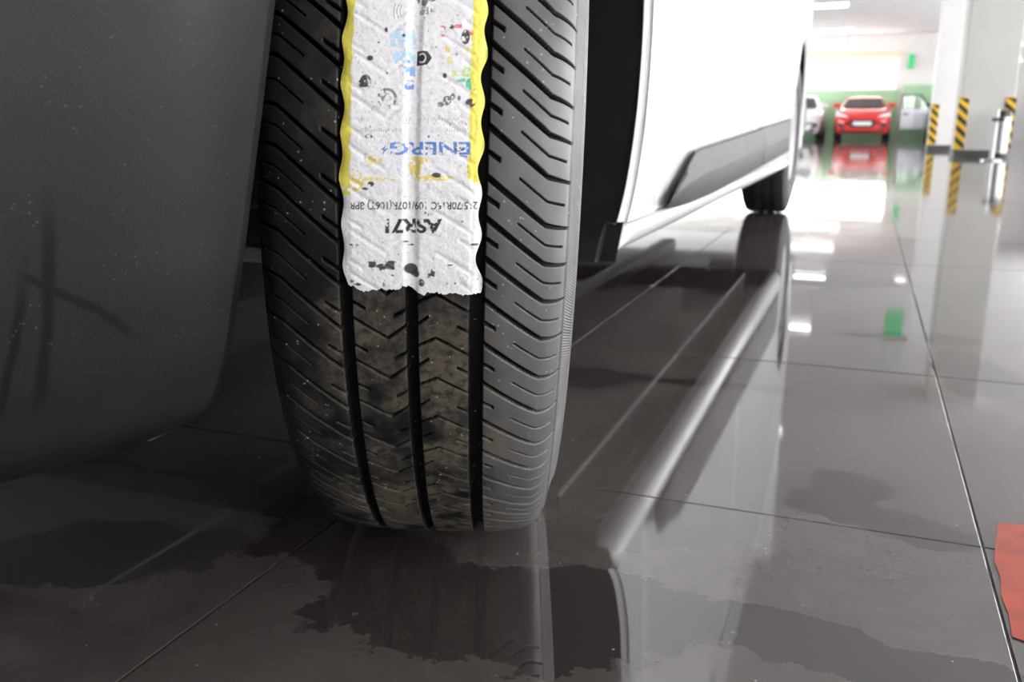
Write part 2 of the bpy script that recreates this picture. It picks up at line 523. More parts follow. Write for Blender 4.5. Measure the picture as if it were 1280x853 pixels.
# ceiling strip lamps in one row down the aisle
STR = [(4.0, 'strip lamp high over the middle of the van roof'), (9.2, 'strip lamp just past the rear of the van'),
       (14.4, 'ceiling strip lamp level with the nearest pillar'), (19.6, 'ceiling strip lamp at the top edge of the photo, nearest in view'),
       (24.6, 'middle bright ceiling strip lamp above the aisle'), (30.0, 'farthest ceiling strip lamp, right above the bright far window')]
for y, lab in STR:
    t = empty('strip_lamp', (-1.6, y, 2.72)); tag(t, lab, 'ceiling lamp', 'strip lamps over the aisle')
    BM().box(-1.04, 1.04, -.09, .09, .03, .09, .01).make('housing', M['lamp_body'], t)
    BM().box(-1.02, 1.02, -.075, .075, -.02, .029, .01).make('diffuser', M['lamp'], t)
    for sx in (-.8, .8):
        BM().cyl((sx, 0, .09), (sx, 0, HZ - 2.72), .006, seg=8).make('hanger', M['chrome'], t)
t = empty('downlight', (1.08, 23.9, HZ)); tag(t, 'small round ceiling downlight left of the pillars', 'ceiling lamp')
BM().lathe([(0, .17), (-.05, .16), (-.05, .13), (-.012, .12)], (0, 0, 0), 'z', 24).make('rim', M['lamp_body'], t, True)
BM().cyl((0, 0, -.04), (0, 0, -.02), .125, seg=24).make('diffuser', M['lamp'], t)
for n, (x, y, z, lab) in enumerate(((2.47, 20, 1.95, 'upper of two small round lamps right of the nearest pillar'), (2.75, 22, 1.78, 'lower of two small round lamps right of the nearest pillar'))):
    t = empty('pendant_lamp', (x, y, z)); tag(t, lab, 'pendant lamp', 'pendant lamps beyond the pillar')
    BM().lathe([(.0, .01), (.03, .12), (-.05, .16), (-.06, .15), (.02, .10)], (0, 0, 0), 'z', 24).make('shade', M['lamp_body'], t, True)
    BM().lathe([(.02, .001), (.0, .09), (-.06, .10), (-.10, .05), (-.115, .001)], (0, 0, 0), 'z', 20).make('bulb', M['lamp'], t, True)
    BM().cyl((0, 0, .03), (0, 0, HZ - z), .008, seg=8).make('cable', M['black_trim'], t)
t = empty('exit_sign', (1.15, HY1 - .16, 2.5)); tag(t, 'small green upright sign high on the far wall right of the window', 'sign')
BM().box(-.10, .10, -.03, .03, -.24, .24, .008).make('panel', M['exit_green'], t)
BM().box(-.11, .11, .031, .155, -.25, .25, .008).make('bracket', M['frame'], t)
t = empty('hanging_sign', (.66, 15.2, 2.72)); tag(t, 'green hanging sign mirrored in the floor before the pillars', 'sign')
BM().box(-.14, .14, -.02, .02, -.24, .20, .008).make('panel', M['exit_green'], t)
for sx in (-.1, .1): BM().cyl((sx, 0, .20), (sx, 0, HZ - 2.72), .005, seg=8).make('chain', M['chrome'], t)

# steel bin and barrier post before the pillar
t = empty('litter_bin', (1.575, 12.9, 0)); tag(t, 'slim brushed steel litter bin with black base before the nearest pillar', 'litter bin')
BM().lathe([(.0, .001), (.0, .105), (.06, .105), (.06, .001)], (0, 0, 0), 'z', 28).make('base', M['black_trim'], t, True)
BM().lathe([(.06, .001), (.06, .092), (.50, .092), (.50, .001)], (0, 0, 0), 'z', 28).make('body', M['chrome'], t, True)
BM().lathe([(.50, .094), (.56, .094), (.585, .07), (.59, .001)], (0, 0, 0), 'z', 28).make('lid', M['black_trim'], t, True)
t = empty('barrier_post', (1.36, 11.7, 0)); tag(t, 'thin white barrier post with black belt head in front of the steel bin', 'barrier post')
BM().lathe([(0, .001), (0, .11), (.015, .11), (.03, .04), (.03, .001)], (0, 0, 0), 'z', 28).make('base', M['chrome'], t, True)
BM().cyl((0, 0, .03), (0, 0, .50), .026, seg=20).make('pole', M['frame'], t, True)
BM().box(-.045, .085, -.035, .035, .445, .485, .006).make('belt_head', M['black_trim'], t)
BM().cyl((0, 0, .50), (0, 0, .575), .028, seg=20).make('cap', M['frame'], t, True)

# worn red floor marking at the right edge
pts = []
top = [(.1365, .70), (.1385, .735), (.1370, .765), (.1405, .80), (.1395, .83), (.1425, .853), (.1440, .864), (.1490, .893), (.1530, .921)]
pts = top + [(.20, .928), (.27, .924), (.34, .929), (.345, .86), (.338, .79), (.342, .71), (.29, .699), (.24, .705), (.19, .697), (.158, .690)]
tag(BM().prism(pts, 'z', .0003, .0009).make('floor_marking', M['red_floor']), 'worn red paint patch on the grey tiles at the right edge', 'floor marking')

# ---------------------------------------------------------------- van
VX = -1.32                       # centre line of the van
van = empty('van', (VX, 2.5, 0))
tag(van, 'white van with dark grey bumper and a steered front wheel, seen along its side', 'van')
VO = np.array([VX, 2.5, 0.0])


def vgrid(name, P, material, **kw):
    return grid(name, np.asarray(P) - VO, material, van, **kw)


def side_x(Y, z):
    Y = np.asarray(Y, float); z = np.asarray(z, float)
    b = .008 * np.clip(1 - ((z - .80) / .55) ** 2, -.3, 1)
    up = -.10 * np.clip(z - 1.1, 0, None) ** 1.4
    tp = -.045 * np.clip((Y - 4.3) / .9, 0, 1) ** 1.6
    fr = -.35 * np.clip(.30 - Y, 0, None) ** 2
    return -.290 + b + up + tp + fr


def ruled(inner, outer, n_t=24, power=1.0):
    """grid between two polylines (Y, z); returns P[i, j] on the van's flank"""
    inner, outer = np.array(inner, float), np.array(outer, float)
    t = np.linspace(0, 1, n_t) ** power
    YZ = inner[:, None, :] * (1 - t)[None, :, None] + outer[:, None, :] * t[None, :, None]
    return np.stack([side_x(YZ[..., 0], YZ[..., 1]), YZ[..., 0], YZ[..., 1]], -1)


def spline(pts, n):
    """Catmull-Rom through pts"""
    p = np.array(pts, float); p = np.vstack([2 * p[0] - p[1], p, 2 * p[-1] - p[-2]])
    t = np.linspace(0, len(pts) - 1 - 1e-9, n); i = t.astype(int); f = (t - i)[:, None]
    a, b, c, d = p[i], p[i + 1], p[i + 2], p[i + 3]
    return .5 * (2 * b + (c - a) * f + (2 * a - 5 * b + 4 * c - d) * f ** 2 + (3 * b - a - 3 * c + d) * f ** 3)


def panel_with_lip(name, inner, outer, n_t=26, lip=.013, lip_at=0):
    """flank panel whose arch edge folds inboard"""
    P = ruled(inner, outer, n_t, 1.3)
    rows = []
    for k, (dx, sh) in enumerate(((lip, .006), (lip * .5, .002), (.008, -.0005), (.0035, .0))):
        e = P[:, 0].copy()
        e[:, 0] -= dx
        dirv = P[:, 1] - P[:, 0]; dirv /= np.linalg.norm(dirv, axis=1)[:, None] + 1e-9
        e -= dirv * (sh - .004)
        rows.append(e)
    P0 = P.copy()
    dirv = P[:, 1] - P[:, 0]; dirv /= np.linalg.norm(dirv, axis=1)[:, None] + 1e-9
    P0[:, 0] += dirv * .005; P0[:, 0, 0] -= .0012
    return np.concatenate([np.stack(rows, 1), P0], 1)


# front wing above and behind the front wheel
arch = [(1.158, .256), (1.184, .285), (1.206, .320), (1.230, .379), (1.243, .443), (1.247, .52), (1.236, .60), (1.20, .68), (1.13, .755), (1.01, .815),
        (.87, .84), (.72, .835), (.60, .80), (.52, .745), (.47, .68), (.448, .635)]
outr = [(1.328, .256), (1.328, .29), (1.328, .33), (1.328, .40), (1.328, .50), (1.328, .62), (1.328, .80), (1.328, .98), (1.26, 1.10), (1.10, 1.10),
        (.90, 1.10), (.68, 1.10), (.48, 1.07), (.28, .98), (.16, .82), (.12, .66)]
A_, O_ = spline(arch, 120), spline(outr, 120)
wing = vgrid('front_wing', panel_with_lip('front_wing', A_, O_), M['white_paint'])

# front bumper: rows of constant height swept from the arch lip round the nose
lz = np.array([.2290, .2300, .2315, .2345, .2443, .2565, .269, .290, .3106, .350, .391, .444, .50, .56, .63])
ly = np.array([.3180, .3310, .3420, .3500, .3575, .3615, .365, .369, .373, .381, .391, .405, .424, .444, .472])
bx_z = np.array([.229, .244, .269, .31, .35, .39, .444, .63]); bx_x = np.array([-.3092, -.306, -.302, -.297, -.2938, -.2915, -.290, -.290])
zz = np.concatenate([np.array([.2290, .2295, .2300, .2308, .2318, .2330, .2345, .2375, .241, .2443, .250, .2565, .262, .269]), np.linspace(.278, .63, 34)])
yy = np.interp(zz, lz, ly)
rows = []
for z, yl in zip(zz, yy):
    half = []
    lip = [(-.030, yl + .010), (-.015, yl + .004), (-.006, yl + .0005), (-.0018, yl - .0015)]
    xb = float(np.interp(z, bx_z, bx_x))
    for dx, y in lip: half.append((xb + dx, y))
    ys = yl - np.linspace(.004, 1, 40) ** 1.15 * (yl - .02)
    for y in ys:
        half.append((xb - 2.0 * max(0, .36 - y) ** 2 if y > .16 else xb - .08 - .8 * (.16 - y), y))
    x0, y0 = half[-1]
    for a in np.linspace(0, 1, 16)[1:]:
        ang = a * math.pi / 2
        half.append((x0 - .36 * (1 - math.cos(ang)), y0 - .20 * math.sin(ang)))
    half.append((VX, half[-1][1] - .015))
    half = np.array(half)
    # the lower edge tucks under
    tuck = .006 * np.clip((.240 - z) / .011, 0, 1) ** 2.0
    half[:, 0] -= tuck * np.clip((half[:, 0] - VX) / .6, 0, 1)
    half[:, 1] += tuck * np.clip(1 - (half[:, 0] - VX) / .9, 0, 1)
    other = half[:-1][::-1].copy(); other[:, 0] = 2 * VX - other[:, 0]
    full = np.vstack([half, other])
    rows.append(np.column_stack([full, np.full(len(full), z)]))
# inward flange along the bottom
bot = np.array(rows[0]); f1 = bot.copy(); f1[:, 0] += (VX - f1[:, 0]) * .035; f1[:, 1] += .004; f1[:, 2] -= .0005
f2 = bot.copy(); f2[:, 0] += (VX - f2[:, 0]) * .08; f2[:, 1] += .02; f2[:, 2] += .004
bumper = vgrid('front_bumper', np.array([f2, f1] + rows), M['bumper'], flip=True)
lowplate = BM().box(-.92, .92, -2.50, -2.14, .262, .268).make('splash_shield', M['liner'], van)

# doors and flank panels between the wheels
def flat_panel(name, y0, y1, z0, z1, material, ny=30, nz=24, edge=.006):
    Y = np.concatenate([[y0, y0 + .0015], np.linspace(y0 + edge, y1 - edge, ny), [y1 - .0015, y1]])
    Z = np.concatenate([[z0, z0 + .0015], np.linspace(z0 + edge, z1 - edge, nz), [z1 - .0015, z1]])
    YY, ZZ = np.meshgrid(Y, Z, indexing='ij')
    X = side_x(YY, ZZ)
    for idx, d in ((0, .012), (1, .0016), (-1, .012), (-2, .0016)):
        X[idx, :] -= d; X[:, idx] -= d
    return vgrid(name, np.stack([X, YY, ZZ], -1), material)


door = flat_panel('front_door', 1.333, 2.52, .256, 1.18, M['white_paint'])
sidep = flat_panel('side_panel', 2.525, 3.705, .256, 1.18, M['white_paint'])
rear_arch = [(3.842, .256), (3.836, .32), (3.838, .42), (3.86, .52), (3.92, .62), (4.02, .70), (4.14, .74), (4.24, .75), (4.36, .74), (4.48, .69), (4.57, .60), (4.615, .50), (4.625, .40), (4.615, .32), (4.60, .28)]
rear_out = [(3.71, .256), (3.71, .34), (3.71, .48), (3.71, .66), (3.71, .90), (3.71, 1.18), (3.95, 1.18), (4.24, 1.18), (4.6, 1.18), (5.2, 1.18), (5.2, .95), (5.2, .75), (5.2, .58), (5.2, .42), (5.2, .30)]
rp = vgrid('rear_quarter_panel', panel_with_lip('rear_quarter_panel', spline(rear_arch, 110), spline(rear_out, 110)), M['white_paint'])

# sill: rounded white strip under the doors
cs = np.array([(-.010, .2535), (.0005, .2530), (.004, .2485), (.0035, .240), (-.001, .229), (-.010, .219), (-.024, .2125), (-.036, .2115), (-.042, .216)])
ys = np.concatenate([[1.166, 1.168, 1.173], np.linspace(1.18, 3.83, 60), [3.838]])
P = np.array([[(-.290 + dx - .004 * max(0, min(1, (y - 3.0))), y - (.004 if k > 2 else 0) * 0 - max(0, (.2535 - z)) * .55 * max(0, 1 - (y - 1.166) / .1), z) for k, (dx, z) in enumerate(cs)] for y in ys])
P[0, :, 0] -= .02; P[1, :, 0] -= .004
sill = vgrid('sill', P, M['white_paint'])

# grey protective mouldings on the flank, slanting at the front
def moulding(name, stations):
    """stations: list of (Y shift at top, ytop, ztop, yfac, zfac, ybot, zbot)"""
    rows = []
    for (yt, zt, yf, zf, yb, zb, h) in stations:
        r = [(yt, zt, -.002), (yt, zt, .012 * h), (yt + (yf - yt) * .06, zt - (zt - zf) * .06, .0155 * h),
             (yt + (yf - yt) * .5, zt - (zt - zf) * .5, .019 * h + .001), (yf, zf, .023 * h + .001), (yf + (yb - yf) * .06, zf - (zf - zb) * .06, .0228 * h + .001),
             (yb + (yf - yb) * .08, zb + (zf - zb) * .08, .009 * h + .001), (yb, zb, .006 * h), (yb, zb, -.002)]
        rr_ = []
        for y, z, d in r:      # stations were measured at 0.29 from the lens; slide them to the true standoff
            x = -.2865 + d; k = -x / .29
            rr_.append((x, y * k, .38 - (.38 - z) * k))
        rows.append(rr_)
    return vgrid(name, rows, M['moulding'], smooth=True)


def mst(y, h=1.0):
    zt = .339 + (y - 1.661) * .0345; zf = .292 + (y - 1.748) * .0262; zb = .2455 + max(0, y - 1.9) * .0205
    return (y, zt, y, zf, y, zb, h)


front_st = [(1.440, .262, 1.436, .258, 1.418, .2535, .60), (1.470, .272, 1.455, .262, 1.428, .2530, .86), (1.52, .290, 1.50, .270, 1.48, .2495, .97),
            (1.59, .3140, 1.585, .281, 1.56, .2470, 1), (1.640, .331, 1.68, .287, 1.63, .2458, 1), (1.668, .3385, 1.748, .292, 1.70, .2456, 1)]
front_st += [mst(y) for y in np.linspace(1.80, 2.735, 12)] + [(2.757, .3795, 2.88, .322, 2.93, .266, 1.0)]
m1 = moulding('side_moulding', front_st)
m2 = moulding('side_moulding', [(2.764, .3797, 2.887, .3225, 2.937, .266, 1.0)] + [mst(y) for y in np.linspace(3.0, 3.72, 10)] + [mst(3.80, .9), mst(3.826, .5)])
for m_ in (m1, m2):
    add_mod(m_, 'EDGE_SPLIT', split_angle=math.radians(28))

# wheelhouse liners
def liner(name, yc, pts, x0, x1):
    p = spline(pts, 60)
    xs = np.linspace(x0, x1, 8)
    P = np.array([[(x, y, z) for x in xs] for y, z in p])
    inner = np.array([[(x1, yc + (y - yc) * f, .45 + (z - .45) * f) for f in (1, .66, .33, .02)] for y, z in p])
    return vgrid(name, np.concatenate([P, inner[:, 1:]], 1), M['liner'])


front_l = [(1.128, .206), (1.152, .235)] + [(.84 + (y - .84) * 1.012, .5 + (z - .5) * 1.012) for y, z in arch[1:]] + [(.428, .56), (.414, .47)]
liner('wheel_arch_liner', .83, front_l, -.2965, -.72)
liner('wheel_arch_liner', 4.23, [(4.23 + (y - 4.23) * 1.012, .45 + (z - .45) * 1.012) for y, z in rear_arch], -.305, -.70)
flap = BM()
flap.prism([(1.105, .207), (1.158, .206), (1.170, .222), (1.174, .246), (1.155, .256), (1.125, .235)], 'x', -.318 - VX, -.62 - VX)
fo = flap.make('mud_guard', M['liner'], van); fo.location.y = -2.5
# chassis under the floor
BM().box(-1.02, 1.02, -1.20, 1.30, .300, .36, .01).make('underbody', M['dark_metal'], van)
BM().box(-1.0, 1.0, 2.15, 2.62, .36, .42, .01).make('underbody', M['dark_metal'], van)
BM().box(-.36, -.28, -1.3, 2.5, .235, .30, .01).make('chassis_rail', M['dark_metal'], van)
BM().box(.28, .36, -1.3, 2.5, .235, .30, .01).make('chassis_rail', M['dark_metal'], van)
BM().cyl((-.60, -1.67, .33), (.60, -1.67, .33), .03).make('subframe_bar', M['dark_metal'], van, True)
BM().cyl((.50, -1.30, .33), (.80, -1.70, .31), .016).make('suspension_arm', M['dark_metal'], van, True)
BM().box(.45, .90, -1.93, -1.91, .275, .288, .003).make('air_deflector', M['steel'], van)
BM().box(.585, .60, -2.25, -1.15, .166, .95).make('inner_wing', M['liner'], van)
BM().box(-.412 - VX, -.409 - VX, -1.25, 1.1, .197, .300).make('sill_flange', M['dark_metal'], van)
BM().box(-.4125 - VX, -.4085 - VX, -1.25, 1.1, .190, .1965).make('flange_seam', M['white_paint'], van)
BM().cyl((-.80, 1.73, .33), (.80, 1.73, .33), .035).make('rear_axle', M['dark_metal'], van, True)

# upper body: roof, nose, windscreen, far flank (mostly outside the picture)
def section(y, zlo, ztop, n=14):
    """half hoop from the near flank at zlo over the roof, mirrored"""
    zs = np.linspace(zlo, ztop - .12, n)
    half = [(float(side_x(y, z)), z) for z in zs]
    xe = half[-1][0]
    for a in np.linspace(0, 1, 7)[1:]:
        half.append((xe - .16 * (1 - math.cos(a * math.pi / 2)), ztop - .12 + .12 * math.sin(a * math.pi / 2)))
    half.append((VX, ztop + .02))
    h = np.array(half); o = h[:-1][::-1].copy(); o[:, 0] = 2 * VX - o[:, 0]
    f = np.vstack([h, o]); return np.column_stack([f[:, 0], np.full(len(f), y), f[:, 1]])


vgrid('upper_body', [section(y, 1.186, z) for y, z in ((1.40, 2.16), (1.55, 2.22), (1.9, 2.27), (2.6, 2.3), (3.6, 2.3), (4.6, 2.29), (5.10, 2.26), (5.2, 2.20))], M['white_paint'])
vgrid('bonnet', [section(y, 1.09, z, 4) for y, z in ((.12, 1.13 + .09), (.35, 1.27), (.60, 1.33), (.80, 1.37))], M['white_paint'])
ws0, ws1 = section(.80, 1.10, 1.37, 4), section(1.40, 1.19, 2.16, 4)
vgrid('windscreen', [ws0 * (1 - t) + ws1 * t for t in np.linspace(0, 1, 8)], M['car_glass'])
BM().box(-.80, .80, -2.60, -2.50, .66, 1.13, .03).make('radiator_grille', M['black_trim'], van)
for sx in (-.9, .9):
    BM().box(sx - .09, sx + .09, -2.55, -2.34, .74, 1.10, .04).make('headlight', M['headlight'], van)
vgrid('side_window', [[(float(side_x(y, z)) + .004, y, z) for z in np.linspace(1.25, 1.95, 8)] for y in np.linspace(1.52, 2.45, 10)], M['car_glass'])
far_side = []
for z in np.linspace(.256, 1.18, 8):
    far_side.append([(2 * VX - float(side_x(y, z)), y, z) for y in np.linspace(1.26, 3.80, 12)])
vgrid('far_flank', far_side, M['white_paint'])
vgrid('far_front_wing', [[(2 * VX - float(side_x(y, z)), y, z) for y in np.linspace(.2, 1.26, 8)] for z in np.linspace(.85, 1.10, 4)], M['white_paint'])
vgrid('far_rear_panel', [[(2 * VX - float(side_x(y, z)), y, z) for y in np.linspace(3.80, 5.2, 8)] for z in np.linspace(.76, 1.18, 4)], M['white_paint'])
BM().box(-.99, .99, 2.66, 2.70, .45, 2.2, .02).make('rear_door', M['white_paint'], van)
BM().box(-1.0, 1.0, 2.10, 2.76, .33, .52, .03).make('rear_bumper', M['black_trim'], van)
# dark corner trim and lamp on the near rear edge
vgrid('rear_corner_trim', [[(float(side_x(y, z)) + .004, y, z) for z in np.linspace(.42, .80, 10)] for y in np.linspace(4.95, 5.215, 6)], M['black_trim'])
vgrid('tail_lamp', [[(float(side_x(y, z)) + .005, y, z) for z in np.linspace(1.0, 1.5, 10)] for y in np.linspace(5.10, 5.215, 4)], M['tail'])

# ---------------------------------------------------------------- tyre with cut tread
R, WCX, WCY, PSI, CAMB = .341, -.3803, .7782, .3649, .0368
ax = np.array([math.cos(PSI), math.sin(PSI), 0]); upv = np.array([0, 0, 1.0])
fd = np.array([math.sin(PSI), -math.cos(PSI), 0])
a2 = ax * math.cos(CAMB) - upv * math.sin(CAMB); up2 = upv * math.cos(CAMB) + ax * math.sin(CAMB)
WC = np.array([WCX, WCY, 0]) + R * up2
WM = np.column_stack([a2, -fd, up2])           # wheel local -> world (rotation)

half = [(0, .341), (.022, .3409), (.045, .3402), (.060, .3388), (.070, .3373), (.080, .3345), (.087, .3303), (.0925, .3235), (.0955, .3160), (.0985, .3060), (.1030, .2900), (.1055, .272), (.1050, .250), (.1015, .228), (.095, .208), (.088, .198), (.080, .195)]
prof_pts = [(-a, b) for a, b in half[::-1]] + half[1:]
dense = spline(prof_pts, 4000)
seglen = np.linalg.norm(np.diff(dense, axis=0), axis=1); arc = np.concatenate([[0], np.cumsum(seglen)])
mid = arc[len(arc) // 2]
tr_half = .108
fine = np.arange(-tr_half, tr_half + 1e-9, .0006) + mid
lo = np.linspace(arc[0], fine[0], 34)[:-1]; hi = np.linspace(fine[-1], arc[-1], 34)[1:]
aa = np.concatenate([lo, fine, hi])
PS = np.interp(aa, arc, dense[:, 0]); PR = np.interp(aa, arc, dense[:, 1])
tan = np.gradient(np.stack([PS, PR], 1), axis=0); tan /= np.linalg.norm(tan, axis=1)[:, None]
NS, NR = -tan[:, 1], tan[:, 0]                 # outward normal (s, r)

UB = [-.0897, -.0670, -.0420, -.0127, .0115, .0360, .0625, .0925, .1225, .1550, .1860, .2165]
seq = [.0255, .0245, .028, .030, .026, .0235, .0285]
left, k = UB[0], 0
pre = []
while left > -.6: left -= seq[k % 7]; pre.append(left); k += 1
right, k, post = UB[-1], 3, []
while right < .6: right += seq[k % 7]; post.append(right); k += 1
UB = np.array(pre[::-1] + UB + post); UM = (UB[:-1] + UB[1:]) / 2


def near_d(U, v):
    i = np.clip(np.searchsorted(U, v), 1, len(U) - 1)
    return np.minimum(np.abs(v - U[i - 1]), np.abs(v - U[i]))


def cut(d, w, depth, e=.0004):
    return depth * np.clip((w / 2 + e / 2 - d) / e, 0, 1)


def win(s, a, b, e=.0006):
    return np.clip((s - a) / e + .5, 0, 1) * np.clip((b - s) / e + .5, 0, 1)


def tread_depth(s, u):
    """depth of the tread cut at lateral position s and running length u (down positive)"""
    D = np.zeros(np.broadcast(s, u).shape)
    def put(x):
        np.maximum(D, x, out=D)
    for c0, w in ((-.0393, .0068), (.0007, .0066), (.0408, .0085)):
        put(cut(np.abs(s - c0), w, .0085, .0012) + 0 * u)
    # right shoulder
    gm = lambda q: .79 * np.minimum(q - .045, .036) + .25 * np.maximum(q - .081, 0)
    ww = np.interp(s, [.045, .075, .094], [.0042, .0036, .0018])
    dd = np.interp(s, [.045, .080, .095], [.0075, .0065, .0016])
    put(np.where((s > .044), cut(near_d(UB, u - gm(s)), ww, dd), 0) * win(s, .040, .0945))
    put(cut(near_d(UM, u - gm(s)), .0012, .0026) * win(s, .064, .092))
    put(cut(near_d(UM, u - .66 * (s - .045)), .0030, .005) * win(s, .040, .0525))
    # right inner rib
    gi = np.interp(s, [.002, .0155, .038], [.0040, -.0030, .0100])
    put(cut(near_d(UB, u - gi), .0023, .0065) * win(s, .002, .038))
    put(cut(near_d(UB, u + .0125 + .8 * (s - .0045)), .0024, .0055) * win(s, .002, .0108))
    put(cut(near_d(UB, u + .0072 - .57 * (s - .036)), .0024, .0055) * win(s, .0290, .038))
    # left inner rib
    gl = np.interp(s, [-.038, -.0145, -.002], [-.0163, -.0016, -.0118])
    put(cut(near_d(UB, u - gl), .0023, .0065) * win(s, -.038, -.002))
    put(cut(near_d(UB, u - .004 - .575 * (s + .036)), .0024, .0055) * win(s, -.038, -.0280))
    put(cut(near_d(UB, u - .0085 + .63 * (s + .0035)), .0024, .0055) * win(s, -.0106, -.002))
    # left shoulder (the right one turned half round)
    gL = lambda q: -.006 + .83 * np.maximum(q + .0425, -.0385) + .25 * np.minimum(q + .081, 0)
    wl = np.interp(-s, [.0427, .075, .094], [.0036, .0030, .0018])
    dl = np.interp(-s, [.0427, .080, .095], [.0075, .0065, .0016])
    put(cut(near_d(UB, u - gL(s)), wl, dl) * win(s, -.0945, -.039))
    put(cut(near_d(UM, u - gL(s)), .0012, .0026) * win(s, -.092, -.064))
    put(cut(near_d(UM, u + .003 - .66 * (s + .043)), .0028, .005) * win(s, -.0525, -.039))
    return D


u_f = np.concatenate([np.arange(-.30, -.14, .0009), np.arange(-.14, .26, .00036), np.arange(.26, .345, .0006)])
u_c = np.linspace(.345, 2 * math.pi * R - .30, 240)[:-1]
uu = np.concatenate([u_f, u_c]); is_f = np.arange(len(uu)) < len(u_f)
S2, U2 = np.meshgrid(PS, uu, indexing='xy')     # rows = u, cols = s
DEP = np.zeros(S2.shape)
tread_cols = np.abs(PS) < .0965
sel = PR > .31
tc_ = tread_cols & sel
DEP[:, tc_] = tread_depth(S2[:, tc_], U2[:, tc_])
DEP[~is_f] *= 0
cc = np.zeros(len(PS))
for c0, w in ((-.0393, .0068), (.0007, .0066), (.0408, .0085)): cc = np.maximum(cc, cut(np.abs(PS - c0), w, .0085, .0012))
DEP[~is_f] = (cc * sel)[None, :]
# slight unevenness of the worn ribs, raised rings on the sidewall
ring = np.zeros(len(PS))
ra = (PR < .314) & (PR > .292) & (np.abs(PS) > .09)
ring[ra] = 1
relief = np.zeros(len(PS))
for r0, hgt, wd in ((.3175, .0011, .0012), (.3125, .0008, .0008), (.2905, .0012, .0012), (.284, .0008, .0009)):
    relief += np.where(np.abs(PS) > .088, hgt * np.exp(-((PR - r0) / wd) ** 2), 0)
disp = relief[None, :] - DEP
TH = U2 / R
rr = PR[None, :] + NR[None, :] * disp
ss = PS[None, :] + NS[None, :] * disp
L = np.stack([ss, -rr * np.cos(TH), -rr * np.sin(TH)], -1)
Wd = L.reshape(-1, 3) @ WM.T + WC
low = Wd[:, 2] < .0006
Wd[low, 2] = .0006                              # the contact patch lies flat on the tiles
L2 = (Wd - WC) @ WM
me = raw_mesh('front_tyre', L2, quads=grid_quads(len(uu), len(PS), wrap_n=True)[:, ::-1], smooth=True)
at = me.attributes.new('rib_top', 'FLOAT', 'POINT')
at.data.foreach_set('value', np.clip(1 - DEP / .0012, 0, 1).astype(np.float32).ravel())
at = me.attributes.new('ring', 'FLOAT', 'POINT')
at.data.foreach_set('value', np.repeat(ring[None, :], len(uu), 0).astype(np.float32).ravel())
tyre = obj('front_tyre', me, M['rubber'], van)
mw = Matrix(WM.tolist()).to_4x4(); mw.translation = Vector((WC - VO).tolist())
tyre.matrix_local = mw
tyre['label'] = 'black front tyre with grooved tread and torn paper label'
# rim behind the sidewall
BM().lathe([(-.085, .196), (-.08, .186), (-.03, .178), (.03, .178), (.080, .186), (.085, .196), (.080, .194), (.072, .180), (.055, .165), (.058, .10), (.045, .07), (.050, .001)], (0, 0, 0), 'x', 64).make('rim', M['steel'], tyre, True)
for q in range(5):
    a = q * 2 * math.pi / 5
    BM().cyl((.045, .055 * math.cos(a), .055 * math.sin(a)), (.070, .055 * math.cos(a), .055 * math.sin(a)), .010, seg=6).make('wheel_bolt', M['dark_metal'], tyre)
BM().cyl((-.30, 0, 0), (.03, 0, 0), .045).make('hub_carrier', M['dark_metal'], tyre, True)

# ---------------------------------------------------------------- torn paper label on the tread
CS = [0.001727, 0.046457, 0.001772, 0.001361, -1.2e-05, -0.001449, 0.001193, 6.3e-05]
CU = [-0.029896, -0.001712, 0.090792, -8.7e-05, -9e-06, 0.001797, -0.000237, 0.003544]


def lab_pt(x, y):
    """measured position on the label (pixels of the photo) to lateral and running length on the tread"""
    X, Y = (x - 517) / 100, (y - 180) / 200
    b = [1, X, Y, X * Y, X * X, Y * Y, X * Y * Y, Y ** 3]
    return sum(c * v for c, v in zip(CS, b)), sum(c * v for c, v in zip(CU, b))


ST = .0004
ls = np.arange(-.0440, .0470, ST); lu = np.concatenate([np.arange(-.26, -.135, .0016), np.arange(-.135, .0630, ST)])
NSL, NUL = len(ls), len(lu)
LS, LU = np.meshgrid(ls, lu, indexing='xy')
IMG = np.ones((NUL, NSL, 3)) * np.array([.83, .825, .85])


def vnoise(shape_s, shape_u, scale, seed, octv=4):
    r = np.random.default_rng(seed); out = np.zeros(shape_s.shape); amp = 1; tot = 0
    for o in range(octv):
        g = r.random((128, 128)); x = shape_s * scale * 2 ** o + 50; y = shape_u * scale * 2 ** o + 50
        xi = np.floor(x).astype(int); yi = np.floor(y).astype(int); fx = x - xi; fy = y - yi
        fx = fx * fx * (3 - 2 * fx); fy = fy * fy * (3 - 2 * fy)
        G = lambda a, b: g[a % 128, b % 128]
        out += amp * (G(xi, yi) * (1 - fx) * (1 - fy) + G(xi + 1, yi) * fx * (1 - fy) + G(xi, yi + 1) * (1 - fx) * fy + G(xi + 1, yi + 1) * fx * fy)
        tot += amp; amp *= .55
    return out / tot


def paint(mask, col, a=1.0):
    w = (np.clip(mask, 0, 1) * a)[..., None]
    IMG[:] = IMG * (1 - w) + np.array(col) * w


def poly(pts, col, a=1.0, wear=None):
    P = [lab_pt(x, y) for x, y in pts]
    inside = np.zeros(LS.shape, bool)
    n = len(P)
    for i in range(n):
        (x0, y0), (x1, y1) = P[i], P[(i + 1) % n]
        if y0 == y1: continue
        c = ((LU >= min(y0, y1)) & (LU < max(y0, y1)) & (LS < (x1 - x0) * (LU - y0) / (y1 - y0) + x0))
        inside ^= c
    m = inside.astype(float)
    if wear is not None: m = m * wear
    paint(m, col, a)


